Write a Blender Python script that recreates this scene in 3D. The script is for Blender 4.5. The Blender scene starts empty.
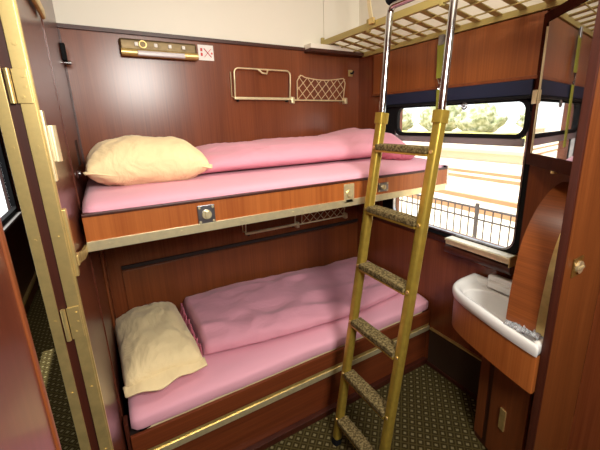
import bpy, bmesh, math, random
from mathutils import Vector, Matrix, noise
random.seed(7)
S = bpy.context.scene
COL = S.collection
PI = math.pi
L = 1.95            # inner wall to window wall
PY = -1.80          # partition plane towards the neighbouring compartment
JY = -1.33          # doorway jamb

# ------------------------------------------------------------------ materials
def new_mat(name):
    m = bpy.data.materials.new(name); m.use_nodes = True
    nt = m.node_tree
    return m, nt, nt.nodes['Principled BSDF']

def lin(r, g, b):
    f = lambda c: (c/255/12.92) if c/255 <= .04045 else ((c/255+.055)/1.055)**2.4
    return (f(r), f(g), f(b), 1)

def plain(name, rgb, rough=.5, metal=0.0, bump=0, bscale=40, coat=0, spec=None):
    m, nt, p = new_mat(name)
    p.inputs['Base Color'].default_value = lin(*rgb)
    p.inputs['Roughness'].default_value = rough
    p.inputs['Metallic'].default_value = metal
    p.inputs['Coat Weight'].default_value = coat
    if spec is not None: p.inputs['Specular IOR Level'].default_value = spec
    if bump:
        tc = nt.nodes.new('ShaderNodeTexCoord'); n = nt.nodes.new('ShaderNodeTexNoise')
        n.inputs['Scale'].default_value = bscale; n.inputs['Detail'].default_value = 3
        b = nt.nodes.new('ShaderNodeBump'); b.inputs['Strength'].default_value = bump; b.inputs['Distance'].default_value = .01
        nt.links.new(tc.outputs['Object'], n.inputs['Vector'])
        nt.links.new(n.outputs['Fac'], b.inputs['Height']); nt.links.new(b.outputs['Normal'], p.inputs['Normal'])
    return m

def wood(name, dark, light, axis='z', rough=.35, coat=.0, fine=90, spec=.5):
    m, nt, p = new_mat(name)
    tc = nt.nodes.new('ShaderNodeTexCoord'); mp = nt.nodes.new('ShaderNodeMapping')
    sc = {'x': (1.6, fine, fine), 'y': (fine, 1.6, fine), 'z': (fine, fine, 1.6)}[axis]
    mp.inputs['Scale'].default_value = sc
    n1 = nt.nodes.new('ShaderNodeTexNoise'); n1.inputs['Scale'].default_value = 1.0; n1.inputs['Detail'].default_value = 4; n1.inputs['Roughness'].default_value = .6
    n2 = nt.nodes.new('ShaderNodeTexNoise'); n2.inputs['Scale'].default_value = .12; n2.inputs['Detail'].default_value = 2
    ad = nt.nodes.new('ShaderNodeMath'); ad.operation = 'MULTIPLY_ADD'; ad.inputs[1].default_value = .62; 
    ml = nt.nodes.new('ShaderNodeMath'); ml.operation = 'MULTIPLY'; ml.inputs[1].default_value = .38
    cr = nt.nodes.new('ShaderNodeValToRGB')
    cr.color_ramp.elements[0].position = .33; cr.color_ramp.elements[0].color = lin(*dark)
    cr.color_ramp.elements[1].position = .66; cr.color_ramp.elements[1].color = lin(*light)
    lk = nt.links.new
    lk(tc.outputs['Object'], mp.inputs['Vector']); lk(mp.outputs['Vector'], n1.inputs['Vector']); lk(mp.outputs['Vector'], n2.inputs['Vector'])
    lk(n2.outputs['Fac'], ml.inputs[0]); lk(n1.outputs['Fac'], ad.inputs[0]); lk(ml.outputs[0], ad.inputs[2])
    lk(ad.outputs[0], cr.inputs['Fac']); lk(cr.outputs['Color'], p.inputs['Base Color'])
    p.inputs['Roughness'].default_value = rough
    p.inputs['Coat Weight'].default_value = coat; p.inputs['Coat Roughness'].default_value = .12
    p.inputs['Specular IOR Level'].default_value = spec
    return m

def metal(name, rgb, rough=.3, wear=0.12, met=1.0):
    m, nt, p = new_mat(name)
    p.inputs['Metallic'].default_value = met
    tc = nt.nodes.new('ShaderNodeTexCoord'); n = nt.nodes.new('ShaderNodeTexNoise'); n.inputs['Scale'].default_value = 26; n.inputs['Detail'].default_value = 4
    cr = nt.nodes.new('ShaderNodeValToRGB')
    d = tuple(c*(1-wear*2) for c in rgb)
    cr.color_ramp.elements[0].position = .3; cr.color_ramp.elements[0].color = lin(*d)
    cr.color_ramp.elements[1].position = .6; cr.color_ramp.elements[1].color = lin(*rgb)
    mr = nt.nodes.new('ShaderNodeMapRange'); mr.inputs['To Min'].default_value = rough*1.3; mr.inputs['To Max'].default_value = rough*.75
    nt.links.new(tc.outputs['Object'], n.inputs['Vector']); nt.links.new(n.outputs['Fac'], cr.inputs['Fac'])
    nt.links.new(cr.outputs['Color'], p.inputs['Base Color']); nt.links.new(n.outputs['Fac'], mr.inputs['Value'])
    nt.links.new(mr.outputs['Result'], p.inputs['Roughness'])
    return m

def cloth(name, rgb, wr=.35, scale=(5, 9, 9)):
    m, nt, p = new_mat(name)
    p.inputs['Base Color'].default_value = lin(*rgb); p.inputs['Roughness'].default_value = .85
    p.inputs['Sheen Weight'].default_value = .15; p.inputs['Specular IOR Level'].default_value = .25
    tc = nt.nodes.new('ShaderNodeTexCoord'); mp = nt.nodes.new('ShaderNodeMapping'); mp.inputs['Scale'].default_value = scale
    mp.inputs['Rotation'].default_value = (0, 0, .5)
    n = nt.nodes.new('ShaderNodeTexNoise'); n.inputs['Scale'].default_value = 1; n.inputs['Detail'].default_value = 4; n.inputs['Distortion'].default_value = .8
    w = nt.nodes.new('ShaderNodeTexNoise'); w.inputs['Scale'].default_value = 700
    b = nt.nodes.new('ShaderNodeBump'); b.inputs['Strength'].default_value = wr; b.inputs['Distance'].default_value = .035
    b2 = nt.nodes.new('ShaderNodeBump'); b2.inputs['Strength'].default_value = .08; b2.inputs['Distance'].default_value = .002
    lk = nt.links.new
    lk(tc.outputs['Object'], mp.inputs['Vector']); lk(mp.outputs['Vector'], n.inputs['Vector']); lk(tc.outputs['Object'], w.inputs['Vector'])
    lk(n.outputs['Fac'], b.inputs['Height']); lk(w.outputs['Fac'], b2.inputs['Height']); lk(b.outputs['Normal'], b2.inputs['Normal']); lk(b2.outputs['Normal'], p.inputs['Normal'])
    return m

def carpet(name, cell, base, mid, dot, ang=PI/4):
    m, nt, p = new_mat(name); lk = nt.links.new
    tc = nt.nodes.new('ShaderNodeTexCoord'); mp = nt.nodes.new('ShaderNodeMapping')
    mp.inputs['Rotation'].default_value = (0, 0, ang); k = 1/cell; mp.inputs['Scale'].default_value = (k, k, k)
    lk(tc.outputs['Object'], mp.inputs['Vector'])
    sx = nt.nodes.new('ShaderNodeSeparateXYZ'); lk(mp.outputs['Vector'], sx.inputs[0])
    def math_(op, a, b=None):
        n = nt.nodes.new('ShaderNodeMath'); n.operation = op
        for i, v in enumerate((a, b)):
            if v is None: continue
            if isinstance(v, (int, float)): n.inputs[i].default_value = v
            else: lk(v, n.inputs[i])
        return n.outputs[0]
    fx = math_('ABSOLUTE', math_('SUBTRACT', math_('FRACT', sx.outputs[0]), .5))
    fy = math_('ABSOLUTE', math_('SUBTRACT', math_('FRACT', sx.outputs[1]), .5))
    d = math_('MAXIMUM', fx, fy)
    nz = nt.nodes.new('ShaderNodeTexNoise'); nz.inputs['Scale'].default_value = 4; nz.inputs['Detail'].default_value = 3; lk(mp.outputs['Vector'], nz.inputs['Vector'])
    d2 = math_('ADD', d, math_('MULTIPLY', math_('SUBTRACT', nz.outputs['Fac'], .5), .16))
    cr = nt.nodes.new('ShaderNodeValToRGB'); e = cr.color_ramp.elements
    e[0].position = .12; e[0].color = lin(*dot); e[1].position = .5; e[1].color = lin(*mid)
    x = e.new(.24); x.color = lin(*base); y = e.new(.36); y.color = lin(*base)
    lk(d2, cr.inputs['Fac']); lk(cr.outputs['Color'], p.inputs['Base Color'])
    p.inputs['Roughness'].default_value = .95; p.inputs['Specular IOR Level'].default_value = .1
    pile = nt.nodes.new('ShaderNodeTexNoise'); pile.inputs['Scale'].default_value = 400; lk(tc.outputs['Object'], pile.inputs['Vector'])
    b = nt.nodes.new('ShaderNodeBump'); b.inputs['Strength'].default_value = .4; b.inputs['Distance'].default_value = .004
    lk(pile.outputs['Fac'], b.inputs['Height']); lk(b.outputs['Normal'], p.inputs['Normal'])
    return m

def speckle(name, rgbs, scale):
    m, nt, p = new_mat(name); lk = nt.links.new
    tc = nt.nodes.new('ShaderNodeTexCoord'); v = nt.nodes.new('ShaderNodeTexNoise'); v.inputs['Scale'].default_value = scale; v.inputs['Detail'].default_value = 2
    cr = nt.nodes.new('ShaderNodeValToRGB'); e = cr.color_ramp.elements
    e[0].position = .36; e[0].color = lin(*rgbs[0]); e[1].position = .62; e[1].color = lin(*rgbs[2]); q = e.new(.5); q.color = lin(*rgbs[1])
    lk(tc.outputs['Object'], v.inputs['Vector']); lk(v.outputs['Fac'], cr.inputs['Fac']); lk(cr.outputs['Color'], p.inputs['Base Color'])
    p.inputs['Roughness'].default_value = .95; p.inputs['Specular IOR Level'].default_value = .1
    return m

def glass_mat():
    m, nt, p = new_mat('window_glass'); nt.nodes.remove(p)
    t = nt.nodes.new('ShaderNodeBsdfTransparent'); t.inputs[0].default_value = (.97, .98, .97, 1)
    g = nt.nodes.new('ShaderNodeBsdfGlossy'); g.inputs['Roughness'].default_value = .02
    mx = nt.nodes.new('ShaderNodeMixShader'); mx.inputs[0].default_value = .035
    nt.links.new(t.outputs[0], mx.inputs[1]); nt.links.new(g.outputs[0], mx.inputs[2])
    nt.links.new(mx.outputs[0], nt.nodes['Material Output'].inputs[0])
    return m

def emit(name, rgb, strength):
    m, nt, p = new_mat(name)
    p.inputs['Base Color'].default_value = lin(*rgb)
    p.inputs['Emission Color'].default_value = lin(*rgb); p.inputs['Emission Strength'].default_value = strength
    return m

M = dict(
    wall=wood('red_mahogany', (104, 51, 26), (134, 70, 38), rough=.26, coat=.0, fine=110),
    wall2=wood('orange_mahogany', (102, 50, 22), (130, 68, 32), rough=.38, fine=110),
    rail=wood('bunk_board_veneer', (146, 74, 30), (178, 102, 48), rough=.34, fine=95),
    railx=wood('lower_board_veneer', (94, 42, 20), (124, 60, 30), axis='x', rough=.36, fine=95),
    cover=wood('cover_veneer', (112, 56, 24), (154, 84, 40), axis='y', rough=.34, fine=150),
    dark=wood('dark_mahogany', (52, 20, 12), (76, 32, 18), rough=.42, fine=90),
    left=wood('lacquered_mahogany', (78, 36, 24), (100, 50, 34), rough=.28, coat=.15, fine=60),
    post=wood('partition_veneer', (112, 58, 24), (146, 82, 38), rough=.36, fine=95),
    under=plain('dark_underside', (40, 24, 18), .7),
    white=plain('cream_white_laminate', (238, 232, 214), .45),
    ceil=plain('ceiling_paint', (236, 230, 214), .6),
    brass=metal('polished_brass', (226, 198, 130), .36, .05, .75),
    brasspale=metal('pale_brass', (240, 226, 182), .34, .04, .7),
    gold=metal('gold_lacquered_tube', (186, 158, 66), .34, .05, .6),
    rack=plain('rack_gold_paint', (176, 158, 92), .4, .2),
    chrome=metal('chrome', (205, 205, 205), .12, .05),
    steel=metal('brushed_steel', (170, 168, 172), .32, .15),
    black=plain('black_rubber', (22, 22, 24), .8, spec=.15),
    grey=plain('grey_aluminium', (150, 148, 148), .4, .4),
    navy=plain('navy_blind_fabric', (16, 24, 52), .8, bump=.2, bscale=200),
    pink=cloth('pink_cotton', (228, 166, 182), .18, (3, 6, 6)),
    pinkw=cloth('pink_quilt', (224, 156, 172), .38, (4, 7, 7)),
    pinkd=cloth('pink_quilt_lining', (196, 104, 122), .6, (14, 14, 14)),
    cream=cloth('cream_cotton', (242, 218, 168), .6, (9, 5, 9)),
    porcelain=plain('white_porcelain', (240, 238, 234), .12, coat=.4),
    strap=plain('olive_webbing', (132, 132, 40), .8, bump=.3, bscale=300),
    belt=plain('cream_webbing', (222, 206, 160), .8, bump=.3, bscale=300),
    frame=wood('cabinet_frame_wood', (46, 18, 10), (66, 28, 16), rough=.8, fine=90, spec=.03),
    latch=plain('worn_brass_and_glint', (226, 210, 166), .4, .25),
    bronze=metal('dark_bronze', (160, 124, 62), .38, .1, .7),
    mirror=metal('mirror_silver', (225, 225, 225), .02, 0),
    carpet=carpet('patterned_carpet', .043, (52, 42, 20), (84, 74, 42), (122, 112, 78)),
    tread=speckle('tread_carpet', [(72, 60, 38), (104, 90, 58), (132, 116, 80)], 95),
    net=plain('cream_net_string', (212, 184, 140), .7),
    paper=plain('white_sticker', (240, 236, 228), .5),
    red=plain('red_print', (200, 30, 30), .5),
    blackp=plain('black_print', (30, 28, 28), .5),
    diffuser=plain('lamp_diffuser', (206, 196, 196), .3),
    plastic=None, glass=glass_mat(),
    gravel=speckle('pale_gravel', [(206, 188, 160), (224, 208, 184), (236, 224, 204)], 1.2),
    rust=plain('rusty_rail_steel', (176, 134, 100), .7),
    kerb=plain('pale_concrete', (206, 186, 160), .8),
    iron=plain('black_iron', (78, 70, 68), .6),
    grass=speckle('dry_grass', [(164, 158, 84), (188, 180, 108), (206, 198, 136)], .8),
    leaf=speckle('pale_foliage', [(134, 140, 104), (168, 172, 138), (196, 198, 170)], 1.2),
    grille=plain('dark_grille', (74, 56, 42), .5, .2),
)
def clear_plastic():
    m, nt, p = new_mat('clear_plastic_film')
    p.inputs['Base Color'].default_value = (.9, .92, .95, 1); p.inputs['Roughness'].default_value = .12
    p.inputs['Transmission Weight'].default_value = .75; p.inputs['IOR'].default_value = 1.3
    return m
M['plastic'] = clear_plastic()

# ------------------------------------------------------------------ mesh helpers
class MB:
    def __init__(s): s.bm = bmesh.new()
    def box(s, a, b, bev=0, seg=2, mat=None):
        lo = [min(a[i], b[i]) for i in range(3)]; hi = [max(a[i], b[i]) for i in range(3)]
        r = bmesh.ops.create_cube(s.bm, size=1)
        vs = r['verts']
        for v in vs:
            v.co = Vector([(lo[i]+hi[i])/2 + v.co[i]*(hi[i]-lo[i]) for i in range(3)])
        if mat is not None:
            for v in vs: v.co = mat @ v.co
        if bev:
            es = list({e for v in vs for e in v.link_edges})
            bmesh.ops.bevel(s.bm, geom=es, offset=bev, segments=seg, profile=.5, affect='EDGES')
        return s
    def tube(s, pts, r, n=10, closed=False, cap=True, rect=None):
        pts = [Vector(p) for p in pts]; rings = []
        N = len(pts); up0 = None
        for i, p in enumerate(pts):
            if closed: t = (pts[(i+1) % N]-pts[i-1])
            elif i == 0: t = pts[1]-pts[0]
            elif i == N-1: t = pts[-1]-pts[-2]
            else: t = (pts[i+1]-p).normalized()+(p-pts[i-1]).normalized()
            t.normalize()
            if up0 is None:
                up0 = Vector((0, 0, 1)) if abs(t.z) < .9 else Vector((1, 0, 0))
            u = (up0 - t*up0.dot(t))
            if u.length < 1e-5: u = t.orthogonal()
            u.normalize(); w = t.cross(u); up0 = u
            ring = []
            rr = r[i] if isinstance(r, (list, tuple)) else r
            for k in range(n):
                a = 2*PI*(k+.5)/n
                if rect:
                    q = rect[k]; ring.append(s.bm.verts.new(p+u*q[0]+w*q[1]))
                else:
                    ring.append(s.bm.verts.new(p+u*math.cos(a)*rr+w*math.sin(a)*rr))
            rings.append(ring)
        m = N if closed else N-1
        for i in range(m):
            A, B = rings[i], rings[(i+1) % N]
            for k in range(n): s.bm.faces.new((A[k], A[(k+1) % n], B[(k+1) % n], B[k]))
        if cap and not closed:
            s.bm.faces.new(rings[0][::-1]); s.bm.faces.new(rings[-1])
        return s
    def cyl(s, p, d, r, h, n=20, r2=None):
        d = Vector(d).normalized(); p = Vector(p)
        return s.tube([p, p+d*h], [r, r if r2 is None else r2], n)
    def prism(s, poly, z0, z1, axis='z', bev=0):
        def P(a, b, c): return {'z': (a, b, c), 'y': (a, c, b), 'x': (c, a, b)}[axis]
        lo = [s.bm.verts.new(P(a, b, z0)) for a, b in poly]; hi = [s.bm.verts.new(P(a, b, z1)) for a, b in poly]
        n = len(poly)
        fs = [s.bm.faces.new(lo[::-1]), s.bm.faces.new(hi)]
        for i in range(n): fs.append(s.bm.faces.new((lo[i], lo[(i+1) % n], hi[(i+1) % n], hi[i])))
        if bev:
            es = list({e for v in lo+hi for e in v.link_edges})
            bmesh.ops.bevel(s.bm, geom=es, offset=bev, segments=2, profile=.5, affect='EDGES')
        return s
    def grid(s, f, nu, nv, cu=False, cv=False):
        V = [[s.bm.verts.new(f(i/(nu if cu else nu-1), j/(nv if cv else nv-1))) for j in range(nv)] for i in range(nu)]
        for i in range(nu if cu else nu-1):
            for j in range(nv if cv else nv-1):
                s.bm.faces.new((V[i][j], V[(i+1) % nu][j], V[(i+1) % nu][(j+1) % nv], V[i][(j+1) % nv]))
        return V
    def ring(s, outer, inner, x0, x1):
        """frame between two (y,z) loops of equal count, extruded along x"""
        n = len(outer); a = [[s.bm.verts.new((x, y, z)) for y, z in lp] for x in (x0, x1) for lp in (outer, inner)]
        o0, i0, o1, i1 = a
        for k in range(n):
            q = (k+1) % n
            s.bm.faces.new((o0[k], o0[q], i0[q], i0[k])); s.bm.faces.new((o1[k], i1[k], i1[q], o1[q]))
            s.bm.faces.new((o0[k], o1[k], o1[q], o0[q])); s.bm.faces.new((i0[k], i0[q], i1[q], i1[k]))
        return s

def build(name, mb, mat, parent=None, smooth=True, angle=38, kind=None, label=None):
    bm = mb.bm
    bmesh.ops.remove_doubles(bm, verts=bm.verts, dist=1e-6)
    bmesh.ops.recalc_face_normals(bm, faces=bm.faces)
    me = bpy.data.meshes.new(name)
    if parent is not None:
        off = Vector(parent['_o']) if '_o' in parent else Vector((0, 0, 0))
        if off.length: bmesh.ops.translate(bm, vec=-off, verts=bm.verts)
    bm.to_mesh(me); bm.free()
    me.materials.append(mat)
    if smooth:
        me.polygons.foreach_set('use_smooth', [True]*len(me.polygons)); me.set_sharp_from_angle(angle=math.radians(angle))
    o = bpy.data.objects.new(name, me); COL.objects.link(o)
    if parent is not None:
        o.parent = parent
        if '_o' in parent: o['_o'] = parent['_o']
    if smooth and angle < 60: wn = o.modifiers.new('wn', 'WEIGHTED_NORMAL'); wn.keep_sharp = True
    if kind: o['kind'] = kind
    if label: o['label'] = label
    return o

def thing(name, label, cat, loc, group=None):
    o = bpy.data.objects.new(name, None); COL.objects.link(o); o.location = loc; o.empty_display_size = .05
    o['label'] = label; o['category'] = cat; o['_o'] = list(loc)
    if group: o['group'] = group
    return o
def tag(o, label, cat, group=None):
    o['label'] = label; o['category'] = cat
    if group: o['group'] = group
    return o
def single(name, mb, mat, label, cat, loc=(0, 0, 0), group=None, **k):
    """a thing that is one mesh, its origin at loc"""
    bmesh.ops.translate(mb.bm, vec=-Vector(loc), verts=mb.bm.verts)
    o = build(name, mb, mat, **k); o.location = loc
    return tag(o, label, cat, group)
def struct(name, mb, mat, parent=None, **k):
    return build(name, mb, mat, parent, kind=None if parent else 'structure', **k)
def dup(root, delta, label, group=None):
    r = root.copy(); COL.objects.link(r); r.location = root.location+Vector(delta); r['label'] = label
    if group: r['group'] = group
    for ch in list(root.children):
        c = ch.copy(); COL.objects.link(c); c.parent = r
        for g in ch.children:
            d = g.copy(); COL.objects.link(d); d.parent = c
    return r

def rrect(y0, y1, z0, z1, r, n=6):
    pts = []
    for cy, cz, a0 in ((y1-r, z1-r, 0), (y0+r, z1-r, 90), (y0+r, z0+r, 180), (y1-r, z0+r, 270)):
        for k in range(n+1):
            a = math.radians(a0+90*k/n); pts.append((cy+r*math.cos(a), cz+r*math.sin(a)))
    return pts

# ------------------------------------------------------------------ the setting
ZC = 2.285
b = MB().box((-.85, -3.4, -.06), (2.1, 4.2, 0)); struct('floor', b, M['carpet'], smooth=False)
b = MB().box((-.95, -3.5, 2.78), (2.15, 4.3, 2.88)); struct('ceiling', b, M['ceil'], smooth=False)
b = MB().box((-.07, 0, 0), (2.0, .06, ZC)); struct('wall_back', b, M['wall'], smooth=False)
b = MB().box((-.07, -.004, ZC+.012), (1.62, .06, 2.78)); b.box((1.624, -.004, ZC+.012), (2.0, .06, 2.78)); struct('wall_back_upper', b, M['white'], smooth=False)
b = MB().box((0, -.018, ZC-.008), (1.45, .0, ZC+.012)); struct('trim_1', b, M['dark'], smooth=False)
# corner soffit at the window end of the back wall
b = MB().box((1.45, -.10, ZC-.002), (L, 0, ZC+.03), .004); struct('trim_2', b, M['white'])
b = MB().box((1.45, -.098, ZC-.022), (L, 0, ZC-.002)); struct('trim_3', b, M['dark'])
# back wall: recess rail below the upper bunk, panel below it
b = MB().box((.09, -.018, .908), (L-.01, 0, .932), .003); struct('trim_4', b, M['under'])
b = MB().box((.09, -.014, .40), (L-.01, 0, .90), .004); struct('trim_5', b, M['wall2'])
b = MB().box((0, -.008, .40), (.008, 0, 2.27)); struct('trim_6', b, M['dark'])
b = MB().box((0, -.36, 1.60), (.002, -.22, 1.72)); struct('trim_21', b, M['under'])
# left wall: end partition beside the bunks and the jamb piece
b = MB().box((-.07, -.742, 0), (0, 0, 2.78)); struct('wall_left', b, M['left'], smooth=False)
b = MB().box((-.07, JY, 0), (-.004, -.746, 2.78)); b.box((-.07, -.747, 0), (-.02, -.741, 2.78)); struct('wall_left_end', b, M['left'], smooth=False)
b = MB().box((-.07, JY, 2.12), (0, -1.835, 2.78)); struct('wall_left_lintel', b, M['left'], smooth=False)
b = MB().box((-.07, -3.4, 0), (0, -1.835, 2.78)); struct('wall_left_near', b, M['left'], smooth=False)
b = MB().box((-.012, -1.846, 0), (.003, -1.833, 2.12), .003); struct('trim_7', b, M['wall2'])
b = MB().box((-.07, 0, 0), (0, 4.2, 2.78)); struct('wall_corridor', b, M['left'], smooth=False)
b = MB().box((0, -.2, .50), (.014, -.004, 1.33), .004); struct('trim_8', b, M['wall2'])
# brass strips on the jamb end, with screws
def jamb_strip(x0, x1, name):
    b = MB().box((x0, JY-.006, 0), (x1, JY, 2.12), .001)
    for k in range(9):
        z = .2+k*.22; b.cyl(((x0+x1)/2, JY-.0075, z), (0, 1, 0), .0042, .003, 10)
    return struct(name, b, M['brass'])
jamb_strip(-.027, .0, 'trim_9'); jamb_strip(-.070, -.047, 'trim_10')
b = MB().box((-.047, JY-.002, 0), (-.027, JY, 2.12)); struct('trim_11', b, M['dark'])
b = MB().box((.0, JY-.002, 0), (.004, JY+.012, 2.12)); struct('trim_12', b, M['brass'])

# corridor outer wall with windows
CX = -.80; CW = [(1.30, 2.36), (-1.55, .95)]
b = MB(); zz0, zz1 = .94, 1.86
b.box((CX-.06, -3.4, 0), (CX, 4.2, zz0)); b.box((CX-.06, -3.4, zz1), (CX, 4.2, 2.78))
for y0, y1 in ((-3.4, -1.55), (.95, 1.30), (2.36, 4.2)): b.box((CX-.06, y0, zz0), (CX, y1, zz1))
struct('wall_corridor_outer', b, M['dark'], smooth=False)
for i, (y0, y1) in enumerate(CW):
    w = struct('window_%d' % (i+2), MB().ring(rrect(y0-.02, y1+.02, zz0-.02, zz1+.02, .04), rrect(y0+.022, y1-.022, zz0+.022, zz1-.022, .03), CX-.03, CX+.015), M['black'])
    struct('pane', MB().box((CX-.025, y0+.03, zz0+.03), (CX-.019, y1-.03, zz1-.03)), M['glass'], w)
    struct('window_sill', MB().box((CX, y0, zz0-.05), (CX+.05, y1, zz0-.025), .004), M['grey'], w)
b = MB().box((CX, -3.4, 0), (CX+.012, 4.2, .12), .003); struct('baseboard_corridor', b, M['wall2'])
b = MB().box((CX, -3.4, .13), (CX+.03, 4.2, .16), .004); struct('trim_22', b, M['brass'])
b = MB().box((-.86, 4.2, 0), (0, 4.26, 2.78)); b.box((-.86, -3.46, 0), (2.1, -3.4, 2.78)); struct('wall_near', b, M['left'], smooth=False)

# window wall
WY0, WY1, WZ0, WZ1 = -1.41, -.42, 1.045, 1.90
b = MB(); X0, X1 = L, L+.09
b.box((X0, -3.4, 0), (X1, .06, WZ0)); b.box((X0, -3.4, WZ1), (X1, .06, 2.28)); b.box((X0, -3.4, WZ0), (X1, WY0, WZ1)); b.box((X0, WY1, WZ0), (X1, .06, WZ1))
struct('wall_right', b, M['wall'], smooth=False)
struct('wall_right_upper', MB().box((X0-.002, PY, 2.28), (X1, .06, 2.78)).box((X0, -3.4, 2.28), (X1, PY, 2.78)), M['white'], smooth=False)
w = struct('window_1', MB().ring(rrect(WY0-.015, WY1+.09, WZ0-.018, WZ1+.012, .07), rrect(WY0+.014, WY1-.035, WZ0+.018, WZ1-.03, .08), L-.008, L+.022), M['black'])
struct('window_frame', MB().ring(rrect(WY0+.010, WY1-.03, WZ0+.012, WZ1-.027, .08), rrect(WY0+.019, WY1-.040, WZ0+.022, WZ1-.036, .074), L-.012, L+.010), M['steel'], w)
struct('sash_rail', MB().box((L-.012, WY0+.03, 1.632), (L+.010, WY1-.03, 1.675), .006), M['grey'], w)
struct('sash_gasket', MB().ring(rrect(WY0+.012, WY1-.03, 1.672, WZ1-.02, .06), rrect(WY0+.036, WY1-.056, 1.694, WZ1-.042, .045), L-.016, L+.010), M['black'], w)
struct('pane', MB().box((L+.012, WY0+.012, WZ0+.012), (L+.016, WY1-.02, WZ1-.02)), M['glass'], w)
# panel above the window, beside it, below it
b = MB().box((L-.02, -1.42, 1.965), (L, -.205, 2.25), .003); struct('trim_13', b, M['post'])
b = MB().box((L-.026, -1.42, 1.958), (L, -.205, 1.975), .003); struct('trim_14', b, M['wall2'])
b = MB().box((L-.022, -.335, 1.05), (L, -.305, 1.965), .003); struct('trim_15', b, M['wall2'])
b = MB().box((L-.012, -1.40, .985), (L, -.10, 1.02), .003); struct('trim_16', b, M['dark'])
b = MB().box((L-.008, PY, .3), (L, -1.425, 2.3), .002); struct('trim_17', b, M['wall2'])
# heating duct cover low on the window wall
b = MB().box((L-.02, -1.45, .30), (L, -.88, .312), .002); struct('trim_18', b, M['brass'])
b = MB().box((L-.014, -1.45, .03), (L, -.88, .298))
for k in range(24): b.box((L-.017, -1.44, .045+k*.0105), (L-.013, -.885, .049+k*.0105))
struct('trim_19', b, M['grille'])
b = MB().box((L-.022, -1.62, 0), (L, -.875, .03), .004); struct('baseboard_right', b, M['dark'])
# stub of the partition beside the washstand
b = MB().box((1.56, PY, 0), (L, PY+.022, 2.78)); pw = struct('wall_partition', b, M['post'], smooth=False)
b = MB().box((1.546, PY-.003, 0), (1.562, PY+.026, 2.78), .002)
for k in range(11): b.cyl((1.545, PY+.012, .5+.17*k), (1, 0, 0), .004, .004, 10)
struct('trim_20', b, M['dark'])
b = MB().box((1.628, PY-.006, 1.155), (1.708, PY, 1.235), .002); kp = build('lock_plate', b, M['bronze'], pw, label='square brass plate of the turn lock')
b = MB().cyl((1.668, PY-.006, 1.195), (0, -1, 0), .026, .010, 28); b.box((1.647, PY-.022, 1.190), (1.689, PY-.012, 1.200), .002, mat=None)
build('turn_knob', b, M['brasspale'], kp)

# ------------------------------------------------------------------ bunks
UF = -.95     # front of the upper bunk
ub = thing('upper_bunk', 'upper wooden bunk bed with orange-brown front board and brass edge', 'bunk bed', (.96, -.48, 1.35))
build('front_board', MB().box((.012, UF, 1.385), (1.915, UF+.022, 1.483), .003), M['rail'], ub)
build('top_edge', MB().box((.012, UF-.003, 1.476), (1.915, UF+.03, 1.488), .003), M['dark'], ub)
b = MB().box((.012, UF-.006, 1.352), (1.905, UF+.03, 1.388), .001)
for k in range(8): b.cyl((.08+k*.25, UF-.008, 1.37), (0, 1, 0), .004, .003, 10)
build('edge_strip', b, M['brasspale'], ub, label='long pale brass edge strip')
build('base_panel', MB().box((.012, UF+.03, 1.36), (1.915, -.022, 1.40)), M['under'], ub)
build('end_board', MB().box((1.895, UF+.022, 1.385), (1.915, -.03, 1.483), .003), M['rail'], ub)
def lock(x, z, w, h, m):
    p = build('lock_plate', MB().box((x-w/2, UF-.006, z-h/2), (x+w/2, UF, z+h/2), .003), m, ub, label='square metal lock plate')
    c = MB().cyl((x, UF-.006, z), (0, -1, 0), min(w, h)*.27, .008, 24); c.box((x-w*.10, UF-.020, z-h*.2), (x+w*.10, UF-.012, z+h*.2), .002)
    for sx in (-1, 1):
        for sz in (-1, 1): c.cyl((x+sx*w*.38, UF-.005, z+sz*h*.38), (0, -1, 0), .005, .003, 10)
    build('lock_boss', c, M['brasspale'], p)
lock(.432, 1.424, .07, .078, M['steel']); lock(1.155, 1.42, .065, .10, M['brasspale']); lock(1.386, 1.426, .075, .05, M['steel'])
b = MB().box((1.915, UF+.0, 1.375), (1.932, UF+.05, 1.50), .003); b.cyl((1.915, UF+.02, 1.49), (1, 0, 0), .012, .022, 14)
build('end_bracket', b, M['chrome'], ub)
b = MB().tube([(.008, -.95, 1.365), (.010, -1.10, 1.392), (.010, -1.27, 1.437)], 0, 4, rect=[(.014, .004), (.014, -.004), (-.014, -.004), (-.014, .004)])
build('stay_bar', b, M['brass'], ub, label='flat brass stay bar')

def mattress(x0, x1, yf, yb, z0, z1, r=.04, sag=.006, ends=.05):
    b = MB()
    def f(u, v):
        # v goes round the section, u along x
        x = x0+(x1-x0)*u
        e = min(u, 1-u)*(x1-x0)
        shrink = 1.0
        if e < ends: shrink = math.sqrt(max(0, 1-(1-e/ends)**2))*.35+.65
        a = 2*PI*v; c, s_ = math.cos(a), math.sin(a)
        n = 4.6
        cy = abs(c)**(2/n)*(1 if c >= 0 else -1); cz = abs(s_)**(2/n)*(1 if s_ >= 0 else -1)
        y = (yf+yb)/2+cy*(yb-yf)/2*(1-(1-shrink)*.12)
        z = (z0+z1)/2+cz*(z1-z0)/2*shrink
        z += noise.noise(Vector((x*4, y*5, 3)))*sag*(1 if cz > 0 else .2)
        y += noise.noise(Vector((x*7, z*6, 9)))*sag*.7
        return Vector((x, y, z))
    V = b.grid(f, 90, 72, cv=True)
    b.bm.faces.new(V[0][::-1]); b.bm.faces.new(V[-1])
    return b
ml = thing('upper_mattress', 'mattress in a pink fitted sheet lying on the upper bunk', 'mattress', (.96, -.48, 1.40), 'pink covered mattresses')
build('fitted_sheet', mattress(.015, 1.905, UF+.014, -.02, 1.40, 1.536), M['pink'], ml, angle=80)

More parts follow.
